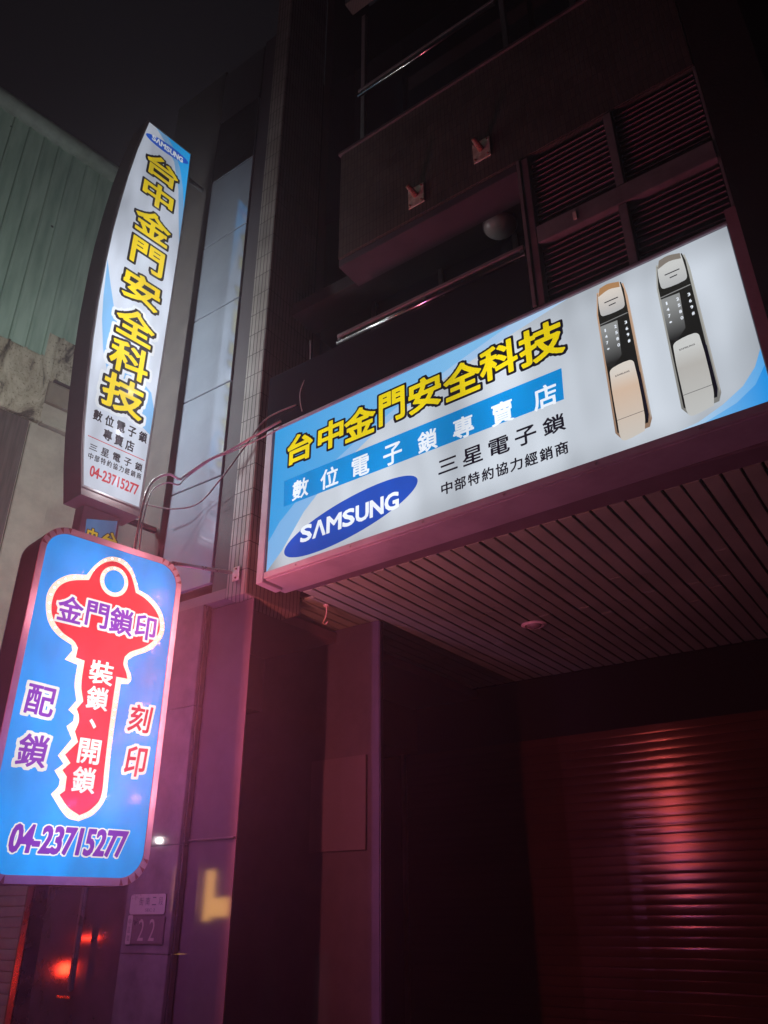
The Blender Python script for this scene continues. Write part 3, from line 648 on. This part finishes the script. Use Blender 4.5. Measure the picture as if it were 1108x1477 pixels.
KOUT = [(-0.622, 3.442), (-0.585, 3.511), (-0.536, 3.572), (-0.481, 3.605), (-0.406, 3.608), (-0.342, 3.57), (-0.298, 3.499), (-0.27, 3.441), (-0.193, 3.42), (-0.116, 3.366), (-0.072, 3.298), (-0.059, 3.21), (-0.093, 3.13), (-0.152, 3.068), (-0.239, 3.019), (-0.278, 2.985), (-0.273, 2.952), (-0.241, 2.899), (-0.238, 2.869), (-0.253, 2.844), (-0.3, 2.836), (-0.299, 2.769), (-0.3, 2.593), (-0.298, 2.424), (-0.29, 2.292), (-0.292, 2.188), (-0.345, 2.106), (-0.427, 2.064), (-0.498, 2.08), (-0.605, 2.187), (-0.572, 2.23), (-0.57, 2.265), (-0.608, 2.308), (-0.564, 2.348), (-0.604, 2.387), (-0.542, 2.484), (-0.584, 2.547), (-0.55, 2.581), (-0.552, 2.614), (-0.59, 2.637), (-0.553, 2.694), (-0.580, 2.786), (-0.583, 2.896), (-0.662, 2.91), (-0.627, 2.97), (-0.637, 3.001), (-0.727, 3.038), (-0.791, 3.097), (-0.824, 3.179), (-0.832, 3.269), (-0.798, 3.351), (-0.725, 3.412)]
led = glow('led_red_white', (1.0, 0.13, 0.09), LED_S := 160.0)
def resample(P_, d):
    P_ = [Vector(p) for p in P_]+[Vector(P_[0])]; out = []; acc = 0
    for a, b in zip(P_, P_[1:]):
        l = (b-a).length; t = d-acc
        while t < l: out.append(a.lerp(b, t/l)); t += d
        acc = (l-(t-d)) if t-d >= 0 else acc+l
        acc = (acc) % d if acc >= d else acc
    return out
def dome(r, seg=8):
    bm = bmesh.new(); rings = []
    for a in (0, 35, 65):
        rings.append([bm.verts.new((r*cos(radians(a))*cos(2*pi*k/seg), -r*sin(radians(a)), r*cos(radians(a))*sin(2*pi*k/seg))) for k in range(seg)])
    tp = bm.verts.new((0, -r, 0))
    for A, B_ in zip(rings, rings[1:]):
        for k in range(seg): bm.faces.new((A[k], A[(k+1) % seg], B_[(k+1) % seg], B_[k]))
    for k in range(seg): bm.faces.new((rings[-1][k], rings[-1][(k+1) % seg], tp))
    me = bpy.data.meshes.new('lamp_bead'); bm.to_mesh(me); bm.free(); me.materials.append(led); return me
bead = dome(0.0042)
F, kf = key_print(vf)
def mid_pts(step):
    ki = [Vector(p) for p in soft(KIN)]; res = []
    for p in resample(soft(KOUT), step):
        qn = min(ki, key=lambda k_: (k_-p).length); res.append(p.lerp(qn, 0.5))
    return res
beads = mid_pts(0.0535)
beads += [Vector((-0.4435+0.0805*cos(2*pi*k/11), 3.4485+0.085*sin(2*pi*k/11))) for k in range(11)]
beads = beads[:100]
for p in beads:
    o = bpy.data.objects.new('lamp_bead', bead); COL.objects.link(o); o.parent = kf; o.location = vf(p.x, p.y, 0.0125)
# rear face, same print seen from the other side
F, kf2 = key_print(lambda u, v, w: (-0.905-u, DK+w, v))
bm = bmesh.new()
for p in mid_pts(0.0535):
    c = Vector((-0.905-p.x, DK+0.0125, p.y)); bmesh.ops.create_icosphere(bm, subdivisions=1, radius=0.0042, matrix=Matrix.Translation(c))
o = link('led_chain', bm, led, kf2)
# post, foot and inner pole
post_m = surf('post_steel', (0.20, 0.17, 0.18), (0.12, 0.1, 0.11), 0.28, metal=0.8, bump=0.03)
bm = bmesh.new(); box(bm, -0.565, -0.485, 0.08, 0.16, 0.03, 1.751, 0.008); link('post', bm, post_m, K)
bm = bmesh.new(); box(bm, -0.72, -0.33, -0.07, 0.31, 0.0, 0.03, 0.006); link('foot_plate', bm, post_m, K)
# support pipe from the fin and its bracket
t = thing('support_pipe', 'thin steel pipe running from the fin to the blue key sign', 'pipe', (-4.255, 3.99, 3.98))
bm = bmesh.new(); tube(bm, [(0, -0.02, 0.0), (0.13, -0.70, -0.19)], 0.014, 12); link('pipe', bm, surf('painted_pipe', (0.5, 0.42, 0.42), (0.4, 0.33, 0.34), 0.3, metal=0.4), t, True)
bm = bmesh.new(); box(bm, 0.0, 0.075, -0.008, 0.002, -0.07, 0.045, 0.002); link('bracket_plate', bm, plate_m, t)
for zz in (-0.05, 0.025):
    bm = bmesh.new(); tube(bm, [(0.04, -0.009, zz), (0.04, -0.018, zz)], 0.008, 6); link('bolt', bm, rust, t)

# ---- cables
cable = surf('pale_cable', (0.42, 0.36, 0.37), (0.3, 0.25, 0.26), 0.35, bump=0)
wp = [(-4.239, 3.05, 3.70), (-4.353, 3.14, 4.076), (-4.451, 3.23, 4.397), (-4.5, 3.32, 4.584), (-4.452, 3.41, 4.664), (-4.43, 3.5, 4.655), (-4.485, 3.59, 4.74), (-4.329, 3.68, 4.876), (-4.196, 3.77, 4.964), (-4.024, 3.86, 5.079), (-3.848, 3.99, 5.235)]
def cab_(name, lab, pts, r, mat=cable, n=8):
    bm = bmesh.new(); tube(bm, catmull(pts, n), r, 8); o = link(name, bm, mat, None, True); tag(o, lab, 'cable'); return o
cab_('power_cable', 'pale cable looping from the key sign up to the corner of the wide sign', wp, 0.010)
wp2 = [(x+0.02*sin(i*1.1), y+0.015, z-0.03+0.035*cos(i*0.9)) for i, (x, y, z) in enumerate(wp)]
wp2[0] = (-4.20, 3.07, 3.70)
cab_('power_cable', 'thinner twisted cable beside the looping one between the signs', wp2, 0.0055)
cab_('drooping_wire', 'thin wire hanging down the dark recess, left of the wide sign top', [(-3.62, 4.05, 6.0), (-3.60, 4.03, 5.7), (-3.66, 4.0, 5.45), (-3.63, 4.0, 5.25)], 0.004)
cab_('service_cable', 'dark cable crossing the fin behind the pale cables', [(-5.12, 3.72, 4.74), (-4.95, 3.86, 4.70), (-4.75, 3.98, 4.74), (-4.45, 3.95, 4.88), (-4.22, 3.96, 5.10), (-4.0, 3.97, 5.30), (-3.7, 4.0, 5.34)], 0.007, alu_dark)
t = thing('hanging_hook', 'small pale hook hanging from the soffit beside the fin', 'hook', (-4.02, 4.85, 3.925))
bm = bmesh.new(); tube(bm, catmull([(0, 0, 0), (0.005, 0, -0.07), (-0.012, 0, -0.12), (-0.03, 0, -0.15), (-0.005, 0, -0.17), (0.02, 0, -0.15)], 5), 0.006, 8); link('hook', bm, plate_m, t, True)
bm = bmesh.new(); tube(bm, [(0, 0, -0.012), (0, 0, 0)], 0.025, 16); link('hook_plate', bm, plate_m, t)

# ================================================================ GLOSSY PANEL BUILDING (next door)
G = thing('panel_building', 'narrow building clad in glossy metal panels behind the tall sign', 'building', (-5.3, 4.1, 0))
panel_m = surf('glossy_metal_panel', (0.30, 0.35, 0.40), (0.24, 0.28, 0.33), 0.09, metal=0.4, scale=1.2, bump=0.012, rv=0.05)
PG = lambda name, mat, *d, bev=0.004: P(name, mat, *d, parent=G, bev=bev)
PG('wall', surf('dark_cladding', (0.03, 0.025, 0.024), (0.02, 0.017, 0.017), 0.8, spec=0.1), -6.1, -5.22, 4.06, 9.0, 3.3, 11.0)
PG('wall', black, -5.215, -4.345, 4.10, 9.0, 4.0, 11.0, bev=0)
z = 3.99
while z < 9.0:
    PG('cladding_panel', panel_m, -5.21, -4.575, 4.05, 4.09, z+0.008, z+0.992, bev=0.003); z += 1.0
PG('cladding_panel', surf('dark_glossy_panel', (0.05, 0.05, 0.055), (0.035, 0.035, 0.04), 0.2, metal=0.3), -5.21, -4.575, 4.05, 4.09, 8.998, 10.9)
PG('dark_strip', surf('dark_recess_paint', (0.035, 0.028, 0.035), (0.025, 0.02, 0.025), 0.6), -4.57, -4.34, 4.07, 4.098, 3.9, 11.0)
PG('soffit', surf('neighbour_soffit', (0.12, 0.09, 0.10), (0.09, 0.07, 0.08), 0.6), -9.4, -4.345, 4.02, 8.0, 3.80, 3.89)
stone = surf('polished_granite', (0.11, 0.085, 0.095), (0.07, 0.052, 0.06), 0.04, scale=5, bump=0.0, rv=0.02, ior=1.6)
for a, b in ((0.0, 0.7), (0.704, 1.38), (1.384, 2.045), (2.05, 3.0), (3.004, 3.795)):
    PG('column_stone', stone, -5.05, -4.565, 4.0, 4.085, a, b, bev=0.003)
PG('door_glass', surf('dark_plum_glass', (0.07, 0.05, 0.06), (0.06, 0.042, 0.05), 0.05, bump=0, ior=1.9, rv=0.01), -5.02, -4.12, 4.10, 4.106, 0.05, 3.78, bev=0)
PG('door_frame', steel, -4.562, -4.552, 4.02, 4.04, 0.0, 3.79)
PG('transom', alu_dark, -4.56, -4.12, 4.07, 4.095, 2.07, 2.08)
PG('shop_window', surf('shop_window_glass', (0.07, 0.035, 0.055), (0.05, 0.03, 0.04), 0.07, bump=0, ior=1.8, rv=0.01), -7.05, -5.06, 4.60, 4.62, 0.05, 3.79, bev=0)
PG('window_frame', alu_dark, -7.09, -7.055, 4.52, 4.64, 0, 3.79)
PG('door_handle', surf('dark_handle', (0.04, 0.04, 0.06), (0.03, 0.03, 0.04), 0.3), -6.28, -6.23, 4.50, 4.54, 1.08, 1.95, bev=0.01)
PG('door_latch', steel, -6.42, -6.24, 4.52, 4.545, 1.03, 1.05, bev=0.002)
t = shutter('roller_shutter', 'grey-blue ribbed roller shutter at the far left edge, behind the sign post', -9.4, -7.15, 4.62, 0.0, 3.78, 0.085, surf('grey_shutter', (0.27, 0.26, 0.30), (0.2, 0.19, 0.23), 0.4, metal=0.3))
# address plates on the stone column
ink = surf('plate_ink', (0.04, 0.035, 0.05), (0.03, 0.03, 0.04), 0.6); pl_m = surf('cream_enamel', (0.22, 0.18, 0.18), (0.17, 0.14, 0.14), 0.3, bump=0.02)
t = thing('address_plate', 'pale rectangular street plate with rounded corners, above the number 22', 'plate', (-4.80, 3.998, 1.68))
FP = Face(t, vf); bm = bmesh.new(); o = FP.poly('plate', pl_m, rrect(-0.185, 0.175, -0.062, 0.062, 0.02), 0.012)
bm = bmesh.new(); box(bm, -0.18, 0.17, -0.011, -0.002, -0.058, 0.058); link('backing', bm, alu_dark, t)
FP.text('lettering', ink, row('街南二段', -0.07, 0.13, 0.018, 0.018, .042, .05), 0.0135, 0.0, o)
FP.text('lettering', ink, [('SEC 2', 0.03, -0.036, 0.10, 0.018)], 0.0135, 0.0, o)
t = thing('number_plate', 'dark house number plate reading 22 on the stone column', 'plate', (-4.775, 3.998, 1.525))
bm = bmesh.new(); box(bm, -0.16, 0.16, -0.012, -0.002, -0.085, 0.08, 0.003); o = link('plate', bm, surf('dark_enamel', (0.07, 0.04, 0.06), (0.05, 0.03, 0.045), 0.3), t)
Face(t, vf).text('number', pl_m, [('2', -0.065, 0.0, .058, .130), ('2', 0.045, 0.0, .058, .130)], 0.014, 0.0, o)
t = thing('side_plate', 'narrow upright pale plate with tiny characters left of the number 22', 'plate', (-4.965, 3.998, 1.525))
FP = Face(t, vf); bm = bmesh.new(); box(bm, -0.024, 0.024, -0.010, -0.002, -0.085, 0.085, 0.003); link('backing', bm, alu_dark, t)
o = FP.poly('plate', pl_m, rrect(-0.026, 0.026, -0.088, 0.088, 0.012), 0.012)
FP.text('lettering', ink, [('中', 0, .05, .028, .035), ('區', 0, 0, .028, .035), ('號', 0, -.05, .028, .035)], 0.0135, 0, o)

# ================================================================ GREEN CLAD BUILDING (far left)
GX, GY, GA = -9.0, 5.0, 7.4
Q = thing('green_building', 'old stained concrete building topped with green corrugated sheets at the far left', 'building', (GX, GY, 0), radians(90-GA))
def gsheet(u0, u1, z0, z1, mat, y=-0.03, pitch=0.235):
    bm = bmesh.new(); u = u0; pr = []
    while u < u1-1e-4:
        for du, dy in ((0, 0), (pitch-0.055, 0), (pitch-0.042, -0.028), (pitch-0.015, -0.028), (pitch-0.002, 0)):
            if u+du <= u1: pr.append((u+du, y+dy))
        u += pitch
    a = [bm.verts.new((p[0], p[1], z0)) for p in pr]; b = [bm.verts.new((p[0], p[1], z1)) for p in pr]
    for i in range(len(pr)-1): bm.faces.new((a[i], a[i+1], b[i+1], b[i]))
    return link('corrugated_sheet', bm, mat, Q)
def corr_mat():
    m, nt, out = new_mat('green_sheet')
    tc = N(nt, 'ShaderNodeTexCoord'); mp = N(nt, 'ShaderNodeMapping'); mp.inputs['Scale'].default_value = (5, 5, 0.7); L(nt, tc.outputs['Object'], mp.inputs[0])
    n1 = N(nt, 'ShaderNodeTexNoise'); n1.inputs['Scale'].default_value = 1.6; n1.inputs['Detail'].default_value = 8; L(nt, mp.outputs[0], n1.inputs['Vector'])
    vo = N(nt, 'ShaderNodeTexVoronoi'); vo.inputs['Scale'].default_value = 2.2; L(nt, tc.outputs['Object'], vo.inputs['Vector'])
    b = N(nt, 'ShaderNodeBsdfPrincipled'); mx = N(nt, 'ShaderNodeMix', data_type='RGBA')
    L(nt, ramp(nt, vo.outputs['Distance'], [(0.035, (1, 1, 1)), (0.06, (0, 0, 0))]), mx.inputs[0])
    L(nt, ramp(nt, n1.outputs[0], [(0.3, (0.24, 0.36, 0.28)), (0.65, (0.40, 0.53, 0.43))]), mx.inputs[6]); mx.inputs[7].default_value = (0.03, 0.04, 0.035, 1)
    L(nt, mx.outputs[2], b.inputs['Base Color']); b.inputs['Roughness'].default_value = 0.6
    L(nt, b.outputs[0], out.inputs[0]); return m
gm = corr_mat()
gsheet(-3.27, -0.449, 8.62, 12.46, gm); gsheet(-0.45, 1.2, 9.05, 12.46, gm, y=-0.026)
bm = bmesh.new(); tube(bm, [(-3.4, -0.06, 12.6), (1.3, -0.06, 12.6)], 0.15, 20); link('roof_cap', bm, surf('roof_cap_paint', (0.30, 0.35, 0.30), (0.22, 0.26, 0.22), 0.6), Q, True)
def stain_mat():
    m, nt, out = new_mat('stained_concrete')
    tc = N(nt, 'ShaderNodeTexCoord'); mp = N(nt, 'ShaderNodeMapping'); mp.inputs['Scale'].default_value = (1.6, 1, 0.6); L(nt, tc.outputs['Object'], mp.inputs[0])
    n1 = N(nt, 'ShaderNodeTexNoise'); n1.inputs['Scale'].default_value = 2.2; n1.inputs['Detail'].default_value = 10; n1.inputs['Roughness'].default_value = 0.7; n1.inputs['Distortion'].default_value = 0.8; L(nt, mp.outputs[0], n1.inputs['Vector'])
    n2 = N(nt, 'ShaderNodeTexNoise'); n2.inputs['Scale'].default_value = 30; n2.inputs['Detail'].default_value = 6; L(nt, tc.outputs['Object'], n2.inputs['Vector'])
    b = N(nt, 'ShaderNodeBsdfPrincipled'); mx = N(nt, 'ShaderNodeMix', data_type='RGBA', blend_type='MULTIPLY'); mx.inputs[0].default_value = 0.8
    L(nt, ramp(nt, n1.outputs[0], [(0.38, (0.08, 0.065, 0.05)), (0.47, (0.38, 0.33, 0.24)), (0.62, (0.58, 0.52, 0.40))]), mx.inputs[6])
    L(nt, ramp(nt, n2.outputs[0], [(0.34, (0.35, 0.32, 0.28)), (0.42, (1, 1, 1))]), mx.inputs[7])
    L(nt, mx.outputs[2], b.inputs['Base Color']); b.inputs['Roughness'].default_value = 0.9
    bp = N(nt, 'ShaderNodeBump'); bp.inputs['Strength'].default_value = 0.35; bp.inputs['Distance'].default_value = 0.02; L(nt, n1.outputs[0], bp.inputs['Height']); L(nt, bp.outputs[0], b.inputs['Normal'])
    L(nt, b.outputs[0], out.inputs[0]); return m
sm = stain_mat(); conc = surf('pale_concrete', (0.50, 0.45, 0.36), (0.36, 0.32, 0.26), 0.85, scale=2.5, bump=0.4)
def QB(name, mat, *d, bev=0.01): return mbox(name, mat, Q, *d, bev=bev)
QB('wall', conc, -3.2, 1.3, 0.10, 8.0, 3.95, 12.4)
QB('concrete_beam', sm, -3.2, -0.30, -0.0, 0.09, 7.62, 9.3)
QB('concrete_beam', sm, -0.295, 1.3, 0.015, 0.095, 8.33, 9.3)
QB('dark_panel', surf('dark_streaked_board', (0.13, 0.10, 0.09), (0.07, 0.055, 0.05), 0.7, scale=3, stretch=(9, 1, 0.5)), -3.2, -0.42, 0.04, 0.09, 4.0, 7.60)
QB('concrete_block', surf('brown_concrete', (0.30, 0.25, 0.19), (0.22, 0.18, 0.14), 0.9, scale=3), -0.29, 0.6, 0.0, 0.09, 7.98, 8.30)
QB('ledge', conc, -0.29, 0.6, -0.04, 0.09, 7.60, 7.64)
QB('column', conc, -0.40, 0.05, 0.03, 0.095, 3.95, 7.58)
QB('drip_edge', alu_dark, -0.25, 0.6, -0.05, -0.005, 8.30, 8.33, bev=0.003)

# ================================================================ ACROSS THE STREET (seen only as reflections)
X = thing('lit_shop', 'shop building across the street with yellow lit windows', 'building', (-18.5, -9.1, 0))
PX = lambda name, mat, *d, bev=0.0: P(name, mat, *d, parent=X, bev=bev)
PX('wall', dark_wall, -24, -12, -14, -9.1, 0, 7)
warm = glow('warm_window', (1.0, 0.50, 0.12), 5.5)
for d in ((-19.45, -18.98, 1.75, 2.9), (-18.42, -18.06, 1.5, 2.78), (-18.055, -17.45, 1.6, 2.07)):
    PX('lit_window', warm, d[0], d[1], -9.08, -9.05, d[2], d[3])
    PX('window_sill', alu, d[0]-.05, d[1]+.05, -9.085, -8.98, d[2]-0.06, d[2]-0.01)
PX('door', alu_dark, -17.3, -16.2, -9.09, -9.04, 0, 2.1)
t = thing('street_lamp', 'small white wall lamp across the street', 'lamp', (-20.29, -9.0, 3.65))
bm = bmesh.new(); bmesh.ops.create_uvsphere(bm, u_segments=16, v_segments=10, radius=0.06); link('bulb', bm, glow('lamp_white', (1, 0.97, 0.9), 220), t, True)
bm = bmesh.new(); box(bm, -0.09, 0.09, -0.09, 0.05, 0.07, 0.12, 0.01); link('hood', bm, alu_dark, t)
bm = bmesh.new(); tube(bm, [(0, 0, 0.11), (0, -0.1, 0.2)], 0.015, 8); link('arm', bm, alu_dark, t)
# a car waiting down the street, its rear lamps mirrored in the glass
car = thing('parked_car', 'dark hatchback down the street with one red rear lamp and its top brake light on', 'car', (-12.2, -0.02, -0.15))
paint = surf('dark_car_paint', (0.03, 0.03, 0.035), (0.025, 0.025, 0.03), 0.2, coat=1.0, bump=0)
bm = bmesh.new(); prof = [(0, .35), (.03, .95), (.1, 1.05), (-.25+.1, 1.1), (-.55, 1.55), (-2.0, 1.58), (-2.8, 1.08), (-3.8, .95), (-3.95, .6), (-3.9, .3)]
prof = [(0.02, .32), (0.04, .75), (0.0, 1.05), (-.30, 1.50), (-.9, 1.58), (-2.0, 1.56), (-2.8, 1.08), (-3.8, .92), (-3.95, .6), (-3.9, .3)]
a = [bm.verts.new((x, -.78, z)) for x, z in prof]; b = [bm.verts.new((x, .78, z)) for x, z in prof]
bm.faces.new(a); bm.faces.new(b[::-1])
for i in range(len(prof)): bm.faces.new((a[i], b[i], b[(i+1) % len(prof)], a[(i+1) % len(prof)]))
for v in bm.verts:
    if v.co.z > 1.2: v.co.y *= 0.82
bmesh.ops.recalc_face_normals(bm, faces=bm.faces)
bmesh.ops.bevel(bm, geom=list(bm.edges), offset=0.05, segments=3, affect='EDGES'); link('body', bm, paint, car, True)
bm = bmesh.new(); vs = [bm.verts.new(p) for p in ((-.005, -.6, 1.10), (-.005, .6, 1.10), (-.265, .55, 1.46), (-.265, -.55, 1.46))]; 
for v in bm.verts: v.co.x += 0.012
bm.faces.new(vs); link('rear_window', bm, dark_glass, car)
tl = glow('tail_lamp', (1.0, 0.035, 0.012), 90.0)
for s in (1, -1):
    bm = bmesh.new(); box(bm, .02, .07, s*.58-.10, s*.58+.10, .98, 1.12, .015); link('tail_light', bm, tl if s > 0 else surf('red_lens', (0.2, 0.01, 0.01), (0.15, 0.01, 0.01), 0.2, bump=0), car)
bm = bmesh.new(); box(bm, -.33, -.22, -.16, .16, 1.44, 1.465, .004); link('brake_light', bm, tl, car)
for x in (-.75, -3.1):
    for s in (1, -1):
        bm = bmesh.new(); tube(bm, [(x, s*.62, .31), (x, s*.80, .31)], .31, 28); w_ = link('wheel', bm, surf('tyre_rubber', (0.02, 0.02, 0.02), (0.015, 0.015, 0.015), 0.8), car)
        bm = bmesh.new(); tube(bm, [(x, s*.79, .31), (x, s*.81, .31)], .18, 20); link('rim', bm, alu, w_)
bm = bmesh.new(); box(bm, .05, .075, -.8, .8, .35, .55, .02); link('bumper', bm, paint, car)

# ================================================================ UNSEEN POINT LAMPS ADDED TO BOOST THE SIGNS' LIGHT
def added_face_lamp(name, sign, u, v, w_, col, watts, back=None, size=0.0):
    ld = bpy.data.lights.new(name, 'POINT'); ld.color = col; ld.energy = watts; ld.shadow_soft_size = size
    o = bpy.data.objects.new(name, ld); COL.objects.link(o); o.parent = sign
    o.location = (u, -w_ if back is None else back+w_, v); return o
LT, LK = 1.1, 2.6
for i in range(10):
    v = 4.85+i*0.44; k = (1.1, 1.3, 1.35, 1.2, 1.0, .65, .4, .25, .15, .1)[i]
    added_face_lamp('tall_sign_added_lamp', T_, -0.28-0.05*(i % 2), v, 0.06, (0.88, 0.94, 1.0), 11.0*LT*k)
    added_face_lamp('tall_sign_added_lamp', T_, -0.30, v, 0.10, (0.86, 0.96, 0.97), 30.0*LT*(k+0.12), back=D)
cols = ((1.0, 0.2, 0.22), (0.8, 0.2, 0.5), (0.5, 0.22, 1.0))
ring_pts = mid_pts(0.34)
for i, p in enumerate(ring_pts):
    hh = 0.05 if i % 2 else 0.12
    c = cols[0] if p.y > 3.0 else cols[1] if p.y > 2.3 else cols[2]
    added_face_lamp('key_sign_added_lamp', K, p.x, p.y, hh, c, (3.4 if p.y > 2.6 else 5.5)*LK)
    if i % 2 == 0: added_face_lamp('key_sign_added_lamp', K, -0.905-p.x, p.y, 0.05, c, 4.0*LK, back=DK)
for i, v in enumerate((2.2, 2.37, 2.54, 2.71, 2.88, 3.05, 3.22, 3.39)):
    added_face_lamp('key_sign_added_lamp', K, -0.15-0.04*(i % 2), v, 0.09+0.03*(i % 2), (1.0, 0.17, 0.16), 8.2*LK)
for u, v in ((-0.35, 1.95), (-0.6, 2.6), (-0.15, 2.9)):
    added_face_lamp('key_sign_added_lamp', K, u, v, 0.05, (0.55, 0.25, 0.85), 8.0*LK, back=DK)  # violet lamps added behind the box to tint the column and glass
# thin haze volume added to stand in for lens glare by the key sign
bm = bmesh.new(); box(bm, -34, 14, -16, 34, -1.3, 13.4)
hm, nt, out = new_mat('glare_haze'); pv = nt.nodes.new('ShaderNodeVolumePrincipled'); pv.inputs['Density'].default_value = 0.0062; pv.inputs['Anisotropy'].default_value = 0.78
pv.inputs['Color'].default_value = (0.9, 0.85, 0.95, 1); L(nt, pv.outputs[0], out.inputs['Volume'])
hz_o = link('added_glare_haze', bm, hm); hz_o['kind'] = 'stuff'
